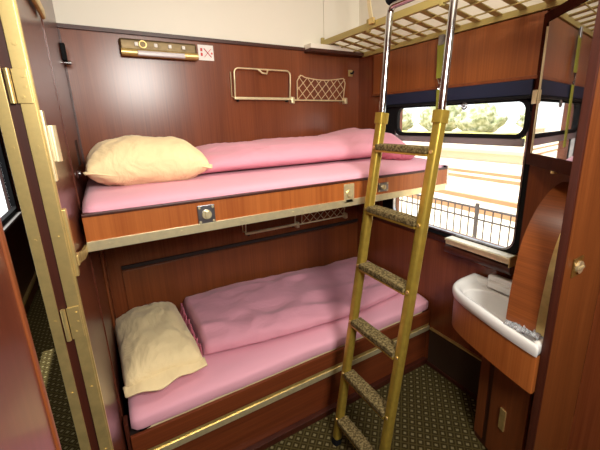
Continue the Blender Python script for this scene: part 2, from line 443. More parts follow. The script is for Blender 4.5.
LF = -.873
lb = thing('lower_bunk', 'lower wooden bunk bench with brass strip across its front', 'bunk bed', (.97, -.45, 0))
build('front_board', MB().box((.02, LF, .345), (1.94, LF+.02, .442), .004), M['railx'], lb)
build('seat_base', MB().box((.02, LF+.02, .39), (1.94, -.015, .425)), M['under'], lb)
build('base_panel', MB().box((.02, LF+.035, .0), (1.945, LF+.05, .30)), M['railx'], lb)
build('edge_strip', MB().box((.02, LF+.002, .284), (1.945, LF+.03, .318), .002), M['brasspale'], lb, label='pale brass strip')
build('brass_recess', MB().box((.02, LF+.008, .318), (1.94, LF+.028, .346)), M['brass'], lb)
build('plinth', MB().box((.02, LF+.0, 0), (1.945, LF+.035, .04), .004), M['dark'], lb)
build('end_post', MB().box((.003, LF+.02, 0), (.02, LF+.09, .50), .003), M['dark'], lb)
b = MB().cyl((.06, LF+.03, .446), (1, 0, 0), .010, .07, 12); build('hinge_pin', b, M['black'], lb)
ml2 = thing('lower_mattress', 'mattress in a pink fitted sheet lying on the lower bunk', 'mattress', (.97, -.45, .425), 'pink covered mattresses')
build('fitted_sheet', mattress(.03, 1.945, LF+.008, -.02, .428, .540, ends=.05), M['pink'], ml2, angle=80)
build('mattress_pad', mattress(.07, 1.9, LF+.018, -.03, .424, .462, sag=.002), M['belt'], ml2, angle=80, label='cream pad edge under the pink sheet')

# ------------------------------------------------------------------ bedding
def duvet(x0, x1, yb, yf, z0, h, seed, nu=150, nv=90, wr=.010, tilt=None, lend=.10, rend=.10, p=2.6):
    """folded quilt: section is a flat-bottomed super-ellipse; yf, h functions of u"""
    b = MB()
    def f(u, v):
        x = x0+(x1-x0)*u
        d0, d1 = u*(x1-x0), (1-u)*(x1-x0)
        e = 1.0
        if d0 < lend: e = min(e, math.sqrt(max(0, 1-(1-d0/lend)**2))*.9+.1)
        if d1 < rend: e = min(e, math.sqrt(max(0, 1-(1-d1/rend)**2))*.9+.1)
        a = 2*PI*v; c, s_ = math.cos(a), math.sin(a)
        cy = abs(c)**(2/p)*(1 if c >= 0 else -1); cz = abs(s_)**(2/p)*(1 if s_ >= 0 else -1)
        F = yf(u); H = h(u)*e
        y = (yb+F)/2+cy*(yb-F)/2*(.85+.15*e)
        zc = z0+H*.42
        z = zc+cz*(H*.58 if cz > 0 else H*.42)
        if cz > 0 or abs(cz) < .5:
            k = max(0, cz+.3)
            w = noise.noise(Vector((x*3.2+y*4.0+seed, y*6-x*1.2, seed)))*1.0
            w += .75*(1-abs(noise.noise(Vector((x*3.6+y*5+seed, y*6-x*2.5, seed+4))))*2.4)
            w += .16*noise.noise(Vector((x*13+seed, y*18, z*14)))
            z += wr*w*k*e
            y += wr*.6*noise.noise(Vector((x*9, seed, z*12)))
        return Vector((x, min(y, -.012), z))
    V = b.grid(f, nu, nv, cv=True)
    b.bm.faces.new(V[0][::-1]); b.bm.faces.new(V[-1])
    return b
d1 = thing('rolled_quilt', 'long pink quilt rolled along the back wall on the upper bunk', 'quilt', (1.15, -.35, 1.545), 'pink quilts')
def yf1(u): return -.69-.0*u-.07*max(0, (u-.8)/.2)**1.5
def h1(u): return .125+.035*u+.035*math.sin(max(0, (u-.7)/.3)*PI/2)
build('quilt_roll', duvet(.45, 1.83, -.03, yf1, 1.531, h1, 3.0, wr=.010, lend=.22, rend=.14, p=2.3), M['pinkw'], d1, angle=80)
b = MB()
def fold(u, v):
    a = 2*PI*v
    r = 1-u*.0
    return Vector((1.62+.22*u, -.70+(.055+.02*math.sin(PI*u))*math.cos(a)-.05*math.sin(PI*u), 1.567+(.026+.012*math.sin(PI*u))*math.sin(a)+.006*noise.noise(Vector((u*9, v*7, 1)))))
V = b.grid(fold, 24, 20, cv=True); b.bm.faces.new(V[0][::-1]); b.bm.faces.new(V[-1])
build('tucked_end', b, M['pinkd'], d1, angle=80, label='darker pink tucked-in end of the quilt')
d2 = thing('folded_quilt', 'pink quilt folded along the lower bunk beside the cream pillow', 'quilt', (1.15, -.4, .545), 'pink quilts')
def yf2(u): return -.66-.10*math.sin(min(1, u/.5)*PI/2)+.07*max(0, (u-.55)/.45)**2
def h2(u): return .120-.045*u+.015*math.sin(u*PI*2)
build('quilt_fold', duvet(.405, 1.94, -.035, yf2, .541, h2, 11.0, wr=.013, lend=.035, rend=.10, p=3.2), M['pinkw'], d2, angle=80)
b = MB()
def frill(u, v):
    y = -.12-.54*u; k = math.sin(u*46)*.012+noise.noise(Vector((u*14, 2, 1)))*.014
    return Vector((.392+k*(.3+v)-.015*v, y, .632-.085*v+.01*math.sin(u*60)+(-.01 if v > .9 else 0)))
b.grid(frill, 90, 8)
o = build('gathered_hem', b, M['pinkd'], d2, angle=80, label='gathered darker pink hem')
sm = o.modifiers.new('t', 'SOLIDIFY'); sm.thickness = .006

def pillow(name, label, loc, a, bb, th, rot, seed, flap):
    t = thing(name, label, 'pillow', loc, 'cream pillows')
    mb = MB(); N = 56
    R = Matrix.Rotation(rot[2], 3, 'Z') @ Matrix.Rotation(rot[1], 3, 'Y') @ Matrix.Rotation(rot[0], 3, 'X')
    def side(sg):
        def f(u, v):
            U, V_ = 2*u-1, 2*v-1
            U = math.copysign(abs(U)**.8, U); V_ = math.copysign(abs(V_)**.8, V_)
            x = a*U*(1-.05*(1-V_*V_))*(1-.05*(V_*V_)**3); y = bb*V_*(1-.04*(1-U*U))*(1-.06*(U*U)**3)
            t_ = (max(0, 1-abs(U)**2.8)**.46)*(max(0, 1-abs(V_)**2.8)**.46)
            z = sg*th*(.62 if sg > 0 else .38)*t_
            if t_ > 0:
                cr = (abs(U)**3*abs(V_)**3)
                w = noise.noise(Vector((U*2.2+seed, V_*2.2, seed)))*.012*min(1, t_*2)
                r_ = math.atan2(V_, U)
                w += .008*(1-abs(noise.noise(Vector((math.cos(r_)*3+seed, math.sin(r_)*3, 2))))*3)*(U*U+V_*V_)*.5*min(1, t_*3)
                w += .004*noise.noise(Vector((U*9, V_*7+seed, 1)))*min(1, t_*2)
                z += w*sg
            p = R @ Vector((x, y, z))
            p += Vector(loc)
            return p
        return f
    mb.grid(side(1), N, N); mb.grid(side(-1), N, N)
    build('pillow_body', mb, M['cream'], t, angle=85)
    # open end of the pillowcase hanging past the filling
    fb = MB()
    def fl(u, v):
        U = 2*u-1
        y = -bb*(1-.04*(1-U*U))*(1-.04*U**6)-flap*v*(1+.25*math.sin(u*7+seed)); x = a*U*(1-.02*v)
        z = .022*math.sin(PI*u)*(1-v)+.008*math.sin(u*15+seed)*v - .012*v
        return R @ Vector((x, y+.02, z))+Vector(loc)
    fb.grid(fl, 40, 8)
    o = build('pillowcase_flap', fb, M['cream'], t, angle=85); s_ = o.modifiers.new('t', 'SOLIDIFY'); s_.thickness = .008; s_.offset = 0
    return t
pillow('cream_pillow', 'plump cream pillow at the head of the upper bunk', (.268, -.46, 1.592), .25, .315, .225, (-.04, .02, .04), 1.3, .012)
pillow('cream_pillow', 'creased cream pillow at the head of the lower bunk', (.192, -.415, .606), .186, .355, .215, (-.02, .02, .05), 5.1, .07)

# ------------------------------------------------------------------ ladder
def lx(z):
    return .995+.285*(z/1.80) if z < 1.8 else 1.28+.035*(z-1.8)/.48
ld = thing('bunk_ladder', 'gold and chrome ladder with carpeted rungs leaning beside the bunks', 'ladder', (1.0, -1.22, 0))
YL, YR = -1.05, -1.40
def rr_sec(w, h, n=12):
    out = []
    for k in range(n):
        a = 2*PI*(k+.5)/n; c, s_ = math.cos(a), math.sin(a)
        out.append((w*abs(c)**.55*(1 if c > 0 else -1), h*abs(s_)**.55*(1 if s_ > 0 else -1)))
    return out
for y in (YL, YR):
    build('side_rail', MB().tube([(lx(.03), y, .03), (lx(.9), y, .9), (lx(1.79), y, 1.79)], 0, 12, rect=rr_sec(.022, .022)), M['gold'], ld, angle=50)
    build('rubber_foot', MB().tube([(lx(.0), y, 0), (lx(.035), y, .035)], 0, 12, rect=rr_sec(.025, .025)), M['black'], ld)
    build('collar', MB().tube([(lx(1.765), y, 1.765), (lx(1.815), y, 1.815)], 0, 12, rect=rr_sec(.0275, .0275)), M['gold'], ld)
arc = []
zt = 2.28
pts = [(lx(1.8), YL, 1.80), (lx(2.05), YL, 2.05), (lx(2.24), YL, 2.24)]
for k in range(5): a = PI/2*k/4; pts.append((lx(2.28), YL-.03*(1-math.cos(a)), 2.25+.03*math.sin(a)))
for k in range(5): a = PI/2*k/4; pts.append((lx(2.28), YR+.03*(1-math.sin(a)), 2.25+.03*math.cos(a)))
pts += [(lx(2.05), YR, 2.05), (lx(1.8), YR, 1.80)]
build('top_handle', MB().tube(pts, .0155, 14), M['chrome'], ld, angle=60, label='chrome tube loop at the ladder top')
build('rubber_grip', MB().tube([(1.315, YL+.012, 2.305), (1.315, YL-.03, 2.315), (1.315, YL-.16, 2.315)], .021, 12), M['black'], ld, label='black rubber grip at the ladder top')
for z in (1.662, 1.36, 1.066, .757, .452, .167):
    x = lx(z)
    rg = build('rung', MB().box((x-.032, YR+.017, z-.028), (x+.032, YL-.017, z-.018), .002), M['gold'], ld)
    build('tread', MB().box((x-.035, YR+.018, z-.019), (x+.033, YL-.018, z+.010), .006), M['tread'], rg, label='patterned carpet tread')
    for y in (YL, YR): build('bolt', MB().cyl((x-.02, y, z-.008), (-1, 0, 0), .008, .008, 10), M['brass'], rg)

# ------------------------------------------------------------------ luggage rack
rk = thing('luggage_rack', 'gold metal slatted luggage rack under the ceiling above window', 'luggage rack', (L, -.85, 2.27))
RX0, RX1, RZ0, RZ1, RY0, RY1 = 1.60, 1.935, 2.335, 2.272, -.015, -1.60
def bar(x, z, w, h, y0, y1): return MB().box((x-w, y0, z-h), (x+w, y1, z+h), .003)
build('front_beam', bar(RX0, RZ0, .011, .020, RY0, RY1), M['rack'], rk)
build('wall_beam', bar(RX1, RZ1, .011, .016, RY0-.06, RY1), M['rack'], rk)
0 and build('front_lip', MB().tube([(RX0-.01, RY0-.02, RZ0+.075), (RX0-.01, RY1, RZ0+.075)], .009, 10), M['rack'], rk)
for k in range(13):
    y = -.09-k*.122
    build('slat', MB().tube([(RX0, y, RZ0-.003), (RX1, y, RZ1+.01)], 0, 4, rect=[(.003, .019), (.003, -.019), (-.003, -.019), (-.003, .019)]), M['rack'], rk, smooth=False)
for k in range(1, 3):
    t_ = k/3; x = RX0+(RX1-RX0)*t_; z = RZ0+(RZ1-RZ0)*t_-.009
    build('long_rod', MB().tube([(x, RY0-.04, z), (x, RY1, z)], .004, 8), M['rack'], rk)
for y in (-.02, -.55, -1.1, -1.58):
    b = MB().box((RX0-.012, y-.010, RZ0-.03), (RX0+.012, y+.010, RZ0+.04), .003); build('bracket', b, M['rack'], rk)
# straps
st = thing('luggage_strap', 'olive green webbing strap hanging from the luggage rack before the window', 'strap', (1.915, -.84, 2.26))
build('webbing', MB().tube([(1.913, -.845, 2.215), (1.911, -.85, 2.10), (1.909, -.853, 2.02)], 0, 4, rect=[(.0025, .027), (.0025, -.027), (-.0025, -.027), (-.0025, .027)]), M['strap'], st, smooth=False)
build('webbing', MB().tube([(1.909, -.857, 1.955), (1.907, -.86, 1.86), (1.903, -.865, 1.60)], 0, 4, rect=[(.0025, .022), (.0025, -.022), (-.0025, -.022), (-.0025, .022)]), M['strap'], st, smooth=False)
b = MB().box((1.907, -.865, 2.205), (1.918, -.825, 2.262), .003); build('top_clip', b, M['steel'], st)
b = MB().tube([(1.909, -.836, 2.02), (1.909, -.872, 2.02), (1.908, -.862, 1.99), (1.908, -.850, 1.985)], .004, 8, closed=True)
b.tube([(1.908, -.854, 1.99), (1.908, -.868, 1.975), (1.908, -.864, 1.955), (1.908, -.848, 1.955), (1.908, -.846, 1.972)], .004, 8, closed=True)
build('hook', b, M['chrome'], st)
b = MB().tube([(1.578, -.60, 2.36), (1.577, -.58, 2.44), (1.574, -.56, 2.62)], 0, 4, rect=[(.003, .014), (.003, -.014), (-.003, -.014), (-.003, .014)])
cs = thing('ceiling_strap', 'cream webbing strap tied above the luggage rack front beam', 'strap', (1.58, -.58, 2.35))
build('webbing', b, M['belt'], cs, smooth=False)
build('clip', MB().box((1.568, -.625, 2.335), (1.586, -.585, 2.368), .003), M['brass'], cs)

# ------------------------------------------------------------------ things on the back wall
lp = thing('reading_light', 'bronze reading light with switches on upper back wall', 'wall light', (.475, 0, 2.2))
b = MB().box((.268, -.038, 2.165), (.682, 0, 2.252), .012, 3); build('housing', b, metal('bronze', (104, 86, 56), .4, .06, .6), lp)
b = MB().cyl((.272, -.040, 2.178), (1, 0, 0), .021, .41, 20); build('tube_cover', b, M['brass'], lp)
b = MB().box((.35, -.066, 2.162), (.605, -.055, 2.188), .006); b.box((.35, -.06, 2.16), (.605, -.03, 2.19), .004); build('diffuser', b, M['diffuser'], lp)
for x in (.352, .452, .528, .604):
    build('switch', MB().box((x-.009, -.048, 2.213), (x+.009, -.036, 2.233), .003), M['paper'], lp)
b = MB().tube([(.385+.018*math.cos(2*PI*k/20), -.041, 2.224+.018*math.sin(2*PI*k/20)) for k in range(20)], .004, 8, closed=True)
build('ring_pull', b, M['brass'], lp)
sg = thing('warning_sign', 'small white sticker with a red cross beside the reading light', 'sign', (.745, 0, 2.21))
build('sign_plate', MB().box((.697, -.003, 2.168), (.792, 0, 2.258), .002), M['paper'], sg)
b = MB()
for s_ in (-1, 1):
    b.tube([(.753-.020, -.0042, 2.212-s_*.024), (.753+.022, -.0042, 2.212+s_*.024)], 0, 4, rect=[(.001, .008), (.001, -.008), (-.001, -.008), (-.001, .008)])
build('red_cross', b, M['red'], sg, smooth=False)
for z in (2.232, 2.205):
    build('printed_figure', MB().box((.711, -.0045, z-.012), (.723, -.003, z+.006)), M['red'], sg, smooth=False)
build('printed_mark', MB().box((.775, -.0045, 2.206), (.785, -.003, 2.216)), M['red'], sg, smooth=False)

def holder():
    t = thing('magazine_holder', 'brass wire magazine frame on the back wall above upper bunk', 'magazine holder', (1.1, 0, 1.93), 'brass magazine frames')
    x0, x1, z0, z1 = .90, 1.305, 1.945, 2.128
    pts = [(x0, -.03, z0), (x0, -.045, z0+.09)]
    for k in range(6): a = PI/2*k/5; pts.append((x0+.03-.03*math.cos(a), -.05, z1-.03+.03*math.sin(a)))
    for k in range(6): a = PI/2*k/5; pts.append((x1-.03+.03*math.sin(a), -.05, z1-.03+.03*math.cos(a)))
    pts += [(x1, -.045, z0+.09), (x1, -.03, z0)]
    build('wire_frame', MB().tube(pts, .0055, 8), M['brasspale'], t, angle=60)
    build('bottom_bar', MB().box((x0-.006, -.042, z0-.012), (x1+.008, -.022, z0+.006), .004), M['brasspale'], t)
    for x in (x0+.02, x1-.02): build('stud', MB().cyl((x, -.03, z0-.012), (0, 0, -1), .007, .012, 10).cyl((x, -.030, z0-.016), (0, 1, 0), .005, .03, 8), M['black'], t)
    b = MB().tube([(x0+.01, -.006, z0), (x0-.015, -.01, z0+.01), (x0-.012, -.012, z1-.02)], .004, 8); build('side_wire', b, M['brasspale'], t)
    b = MB().tube([(1.065, -.05, z1), (1.095, -.054, z1-.024), (1.125, -.054, z1-.026), (1.135, -.05, z1-.004)], .006, 8); build('finger_clip', b, M['brasspale'], t)
    return t
h0 = holder()
dup(h0, (0, 0, -.945), 'brass wire magazine frame half hidden under the upper bunk')
def pouch():
    t = thing('net_pouch', 'cream string net pouch on the back wall above upper bunk', 'net pouch', (1.565, 0, 1.93), 'net pouches')
    x0, x1, z0 = 1.365, 1.775, 1.935
    top = lambda x: 2.100-.022*math.sin(PI*(x-x0)/(x1-x0))+.006*(1 if x < x0+.05 else 0)
    yy = lambda z: -.028-.03*(z-z0)/.17
    b = MB().tube([(x0-.035, -.028, z0), (x1+.02, -.028, z0)], .006, 10); build('bottom_rod', b, M['brasspale'], t)
    for x in (x0-.04, x1+.02):
        b = MB().box((x-.012, -.042, z0-.025), (x+.016, 0, z0+.022), .006); build('bracket', b, M['brasspale'], t)
    b = MB()
    tp = [(x0+.002, yy(z0), z0), (x0-.008, yy(2.08), 2.065)]+[(x0+(x1-x0)*k/24, yy(top(x0+(x1-x0)*k/24)), top(x0+(x1-x0)*k/24)) for k in range(1, 24)]+[(x1+.004, yy(2.07), 2.065), (x1, yy(z0), z0)]
    b.tube(tp, .004, 6); build('edge_cord', b, M['net'], t)
    b = MB(); st = .066
    n = 10
    for sgn in (-1, 1):
        for k in range(-4, 12):
            seg = []
            for q in range(41):
                z = z0+(.18*q/40); x = x0+k*st+sgn*(z-z0)*.92+ (0 if sgn > 0 else .02)
                if x0 <= x <= x1 and z <= top(x): seg.append((x, yy(z)-.001*sgn, z))
            if len(seg) > 3: b.tube(seg[::4]+[seg[-1]] if (len(seg)-1) % 4 else seg[::4], .0028, 5)
    build('net', b, M['net'], t)
    return t
p0 = pouch()
dup(p0, (0, 0, -.945), 'cream string net pouch half hidden under the upper bunk')
hk = thing('coat_hook', 'small brass coat hook on the back wall by the window corner', 'hook', (1.87, 0, 2.16))
build('hook_plate', MB().box((1.845, -.008, 2.12), (1.885, 0, 2.17), .003), M['brass'], hk)
build('peg', MB().tube([(1.865, -.006, 2.145), (1.865, -.035, 2.14), (1.865, -.045, 2.155)], .007, 8), M['black'], hk)

# ------------------------------------------------------------------ things on the left wall
def catch():
    t = thing('door_catch', 'long brass door catch on the left wall near the jamb', 'door catch', (.0, -1.28, 1.74))
    build('catch_plate', MB().box((0, -1.325, 1.655), (.008, -1.295, 1.822), .002), M['brasspale'], t)
    b = MB().cyl((.012, -1.272, 1.70), (0, 0, 1), .011, .088, 14); b.box((0, -1.29, 1.70), (.012, -1.265, 1.788), .002); build('barrel', b, M['brasspale'], t)
    return t
catch()
t = thing('stay_rail', 'short upright brass rail on left wall below the door catch', 'rail', (0, -1.3, 1.5))
b = MB().box((0, -1.325, 1.405), (.012, -1.300, 1.585), .003); build('upright', b, M['brass'], t)
b = MB().box((.0, -1.302, 1.425), (.016, -1.27, 1.455), .003); build('cleat', b, M['brass'], t)
jamb = bpy.data.objects['trim_9']
for z, hh in ((1.872, .036), (1.285, .045)):
    b = MB().box((-.030, JY-.009, z-hh), (-.003, JY-.006, z+hh), .001).cyl((-.037, JY-.010, z-hh), (0, 0, 1), .0055, 2*hh, 14)
    for dz in (-.6, 0, .6): b.cyl((-.015+.004*math.copysign(1, dz), JY-.0105, z+dz*hh), (0, 1, 0), .0036, .003, 10)
    build('door_hinge', b, M['brass'], jamb)
b = MB().box((0, -.62, 1.575), (.006, -.56, 1.605), .002); 
t = thing('wall_latch', 'small steel latch on left wall level with the upper pillow', 'latch', (0, -.59, 1.59))
build('latch_plate', b, M['dark'], t); build('latch_pin', MB().cyl((.004, -.59, 1.59), (1, 0, 0), .011, .010, 14), M['steel'], t)
t = thing('bunk_catch', 'small dark bunk catch high on left wall under the white panel', 'latch', (0, -.07, 2.13))
build('catch_body', MB().box((0, -.10, 2.11), (.02, -.05, 2.19), .003), M['black'], t)
build('catch_pin', MB().cyl((.004, -.075, 2.10), (1, 0, 0), .010, .03, 12), M['chrome'], t)
t = thing('ceiling_catch', 'brass catch high on left wall above the door catch', 'latch', (0, -1.0, 2.15))
build('catch_body', MB().box((0, -1.05, 2.13), (.015, -.80, 2.17), .008), M['brass'], t)

# ------------------------------------------------------------------ window fittings
bl = thing('window_blind', 'rolled navy blue blind along the top of the window', 'blind', (L, -.85, 1.92))
build('blind_cloth', MB().box((L-.03, -1.40, 1.885), (L-.012, -.345, 1.958), .006), M['navy'], bl)
build('bottom_bar', MB().box((L-.034, -1.40, 1.868), (L-.012, -.345, 1.884), .004), M['black'], bl)
b = MB().tube([(L-.036, -1.035+.016*math.cos(2*PI*k/20), 1.848+.016*math.sin(2*PI*k/20)) for k in range(20)], .005, 8, closed=True)
b.cyl((L-.034, -1.035, 1.848), (-1, 0, 0), .007, .008, 12)
build('pull_ring', b, M['steel'], bl)
ls = thing('window_ledge', 'narrow cream and brass folding ledge below the window', 'ledge', (L, -1.21, 1.0))
build('top_leaf', MB().box((L-.085, -1.425, 1.037), (L-.0, -1.005, 1.05), .003), M['brasspale'], ls)
build('leaf_panel', MB().box((L-.078, -1.418, 1.0505), (L-.02, -1.012, 1.054), .001), M['white'], ls)
build('front_channel', MB().box((L-.080, -1.42, 1.014), (L-.06, -1.01, 1.036), .003), M['brasspale'], ls)
build('tube', MB().cyl((L-.05, -1.43, .975), (0, 1, 0), .027, .43, 20), M['dark'], ls)
build('end_cap', MB().box((L-.088, -1.431, 1.0), (L-.02, -1.424, 1.058), .002), M['brass'], ls)

# ------------------------------------------------------------------ corner washstand
def arcpts(c, r, a0, a1, n): return [(c[0]+r[0]*math.cos(math.radians(a0+(a1-a0)*k/n)), c[1]+r[1]*math.sin(math.radians(a0+(a1-a0)*k/n))) for k in range(n+1)]
BK = L-.012
def outline(inset=0.0):
    """plan of the basin: window wall, rounded left nose, long front towards the partition end"""
    P = [(BK, PY+.028), (1.527+inset*.6, PY+.028)]
    ctrl = [(1.515, -1.76), (1.545, -1.60), (1.585, -1.44), (1.625, -1.32), (1.665, -1.245), (1.715, -1.205), (1.785, -1.185), (1.86, -1.18), (BK, -1.18)]
    cen = Vector((1.80, -1.52))
    for x, y in ctrl:
        v = Vector((x, y)); 
        d = (cen-v).normalized(); v2 = v+d*inset
        if x == BK: v2.x = BK
        P.append((v2.x, max(v2.y, PY+.028)))
    return P
def smooth_loop(P, n=8):
    # Catmull-Rom on the free edge, straight on the wall sides
    pts = P[1:]; out = [P[0]]
    for i in range(len(pts)-1):
        p0 = Vector(pts[max(i-1, 0)]); p1 = Vector(pts[i]); p2 = Vector(pts[i+1]); p3 = Vector(pts[min(i+2, len(pts)-1)])
        for k in range(n):
            t = k/n; q = .5*((2*p1)+(p2-p0)*t+(2*p0-5*p1+4*p2-p3)*t*t+(3*p1-p0-3*p2+p3)*t**3)
            out.append((q.x, q.y))
    out.append(pts[-1]); return out
RZ = .862
ws = thing('washstand', 'corner washstand with a white basin and mahogany cupboard beneath', 'washbasin', (1.75, -1.5, 0))
# porcelain basin: rings from the outer apron over the rim into the bowl
O = smooth_loop(outline(0)); n = len(O)
cen = Vector((1.752, -1.495))
def ringpts(inset, z, bowl=False):
    out = []
    for x, y in O:
        v = Vector((x, y)); d = cen-v; l = d.length
        k = min(inset/l, .999) if not bowl else inset
        q = v+d*k
        out.append((q.x, q.y, z))
    return out
def ell(k, z):
    out = []
    for x, y in O:
        a = math.atan2((y-cen.y)/.25, (x-cen.x)/.15); out.append((cen.x+.132*k*math.cos(a), cen.y+.228*k*math.sin(a), z))
    return out
levels = [ringpts(.03, RZ-.055), ringpts(.006, RZ-.052), ringpts(.0, RZ-.035), ringpts(.0, RZ-.012), ringpts(.006, RZ-.002), ringpts(.016, RZ+.002), ringpts(.034, RZ), ringpts(.046, RZ-.008), ringpts(.058, RZ-.024),
          ringpts(.064, RZ-.030)] + [ell(k, z) for k, z in ((1.03, RZ-.031), (1.0, RZ-.033), (.985, RZ-.040), (.95, RZ-.085), (.88, RZ-.13), (.75, RZ-.155), (.5, RZ-.17), (.06, RZ-.178))]
b = MB(); R_ = [[b.bm.verts.new(p) for p in lv] for lv in levels]
for i in range(len(R_)-1):
    for k in range(n): b.bm.faces.new((R_[i][k], R_[i][(k+1) % n], R_[i+1][(k+1) % n], R_[i+1][k]))
b.bm.faces.new(R_[-1]) 
bs = build('basin', b, M['porcelain'], ws, angle=60)
b = MB().box((BK-.05, -1.64, RZ-.02), (BK, -1.30, RZ+.048), .012, 3); b.box((BK-.075, -1.60, RZ-.02), (BK-.04, -1.315, RZ+.022), .010, 3)
build('soap_ledge', b, M['porcelain'], bs)
b = MB().cyl((1.77, -1.50, RZ-.178), (0, 0, 1), .022, .004, 20); build('drain', b, M['chrome'], bs)
A_ = smooth_loop(outline(.012)); A2 = smooth_loop(outline(.02))
b = MB()
lo = [b.bm.verts.new((x, y, .625)) for x, y in A_]; hi = [b.bm.verts.new((x, y, RZ-.050)) for x, y in A_]
for k in range(len(A_)): b.bm.faces.new((lo[k], lo[(k+1) % len(A_)], hi[(k+1) % len(A_)], hi[k]))
b.bm.faces.new(lo[::-1]); build('apron', b, M['rail'], ws, label='curved mahogany apron')
CB = [(BK, PY+.028), (1.60, PY+.028), (1.665, -1.56), (1.70, -1.44), (1.76, -1.40), (BK, -1.40)]
b = MB().prism(CB, .0, .625); build('cabinet_body', b, M['dark'], ws, smooth=False)
# cupboard door on the long front
p1, p2 = Vector((1.606, -1.745)), Vector((1.672, -1.535)); dn = Vector((-(p2-p1).y, (p2-p1).x)).normalized()
b = MB().prism([tuple(p1), tuple(p2), tuple(p2+dn*.014), tuple(p1+dn*.014)], .03, .615); dr = build('door', b, M['wall2'], ws, smooth=False)
b = MB().prism([(1.688, -1.497), (1.708, -1.437), (1.702, -1.432), (1.682, -1.492)], .03, .615); build('door_stile', b, M['wall2'], ws, smooth=False)
m = (p1*.42+p2*.58)+dn*.014; dd = (p2-p1).normalized()
b = MB().prism([tuple(m-dd*.017), tuple(m+dd*.017), tuple(m+dd*.017+dn*.008), tuple(m-dd*.017+dn*.008)], .24, .36); build('pull_plate', b, M['brass'], dr, smooth=False)
b = MB().tube([(1.74, -1.30, .60), (1.735, -1.31, .56), (1.725, -1.33, .545), (1.718, -1.345, .555)], .006, 8); build('towel_hook', b, M['chrome'], ws, label='chrome towel hook')
b = MB().tube([(1.74, -1.30, .585), (1.74, -1.30, .626)], .006, 8)

# curved basin cover, raised against the corner
cv = thing('basin_cover', 'curved mahogany basin cover with brass edge raised over washbasin', 'cover', (1.75, -1.66, .87))
prof = [(1.593, .872), (1.596, .95), (1.606, 1.06), (1.622, 1.17), (1.645, 1.25), (1.68, 1.318), (1.73, 1.38), (1.79, 1.430), (1.86, 1.466), (1.93, 1.482)]
def dense(P, n=5):
    o = []
    for i in range(len(P)-1):
        a0, a1, a2, a3 = (Vector(P[max(i-1, 0)]), Vector(P[i]), Vector(P[i+1]), Vector(P[min(i+2, len(P)-1)]))
        for k in range(n):
            t = k/n; q = .5*((2*a1)+(a2-a0)*t+(2*a0-5*a1+4*a2-a3)*t*t+(3*a1-a0-3*a2+a3)*t**3); o.append(q)
    o.append(Vector(P[-1])); return o
D = dense(prof)
def sweep(D, y0, y1, th):
    b = MB(); N = len(D); lay = []
    for y in (y0, y1):
        for off in (0, th):
            row = []
            for i, q in enumerate(D):
                t = (D[min(i+1, N-1)]-D[max(i-1, 0)]).normalized(); nn = Vector((t.y, -t.x))
                w = q+nn*off; row.append(b.bm.verts.new((w.x, y, w.y)))
            lay.append(row)
    a0, a1, c0, c1 = lay
    for i in range(N-1):
        for A, B in ((a0, c0), (c1, a1), (a1, a0), (c0, c1)): b.bm.faces.new((A[i], A[i+1], B[i+1], B[i]))
    b.bm.faces.new((a0[0], a1[0], c1[0], c0[0])); b.bm.faces.new((a0[-1], a1[-1], c1[-1], c0[-1]))
    return b
build('curved_panel', sweep(D, -1.589, -1.722, .014), M['cover'], cv, angle=30)
b = sweep([q+Vector((-.003, .002)) for q in D], -1.722, -1.768, .018)
for i in range(4, len(D)-6, 7): b.cyl((D[i].x-.001, -1.745, D[i].y), (-1, 0, .2), .004, .004, 10)
build('brass_edge', b, M['brass'], cv, angle=30)
# crumpled clear film in the near part of the basin
b = MB()
def film(u, v):
    x = 1.555+.065*v+.01*noise.noise(Vector((u*6, v*4, 1))); y = -1.60-.15*u
    return Vector((x, y, RZ+.004+.030*abs(noise.noise(Vector((u*7, v*5, 4))))+.012*noise.noise(Vector((u*15, v*13, 2)))*1))
b.grid(film, 26, 16)
o = single('plastic_film', b, M['plastic'], 'crumpled clear plastic film on the basin rim below the curved cover', 'plastic film', (1.58, -1.67, RZ), angle=20)
o.modifiers.new('t', 'SOLIDIFY').thickness = .0015

# mirror cabinet across the corner
mc = thing('mirror_cabinet', 'dark wood corner cabinet with mirror door above the washbasin', 'mirror cabinet', (1.78, -1.62, 1.55))
A = Vector((1.938, -1.418)); B = Vector((1.646, -1.772)); dv = (B-A).normalized(); nv = Vector((-dv.y, dv.x))
if nv.dot(Vector((-1, 1))) < 0: nv = -nv
MZ0, MZ1 = 1.552, 2.235
def diag(s0, s1, d0, d1, z0, z1):
    q = [A+dv*s0+nv*d0, A+dv*s1+nv*d0, A+dv*s1+nv*d1, A+dv*s0+nv*d1]
    return MB().prism([tuple(v) for v in q], z0, z1)
LW = (B-A).length
b = MB().prism([tuple(A), tuple(B), (1.65, PY+.024), (1.938, PY+.024)], MZ0, MZ1); build('cabinet_body', b, M['dark'], mc, smooth=False)
fr = MB()
for args in ((0, .035, 0, .0125, MZ0, MZ1), (LW-.013, LW, 0, .0125, MZ0, MZ1), (.035, LW-.013, 0, .0125, MZ0, MZ0+.056), (.035, LW-.013, 0, .0125, MZ1-.04, MZ1)):
    q = diag(*args); me = bpy.data.meshes.new('t'); q.bm.to_mesh(me); fr.bm.from_mesh(me); bpy.data.meshes.remove(me)
fo = build('door_frame', fr, M['frame'], mc, smooth=False)
build('mirror_glass', diag(.034, LW-.012, .002, .008, MZ0+.055, MZ1-.039), M['mirror'], fo, smooth=False)
fr = MB()
for args in ((.034, .043, .004, .0115, MZ0+.055, MZ1-.06),):
    q = diag(*args); me = bpy.data.meshes.new('t'); q.bm.to_mesh(me); fr.bm.from_mesh(me); bpy.data.meshes.remove(me)
build('bevel_strip', fr, M['latch'], fo, smooth=False)  # pale colour stands in for the bright reflection along the mirror's bevel
b = diag(-.004, .034, .0125, .020, 1.842, 1.905); build('latch', b, M['latch'], mc, smooth=False)
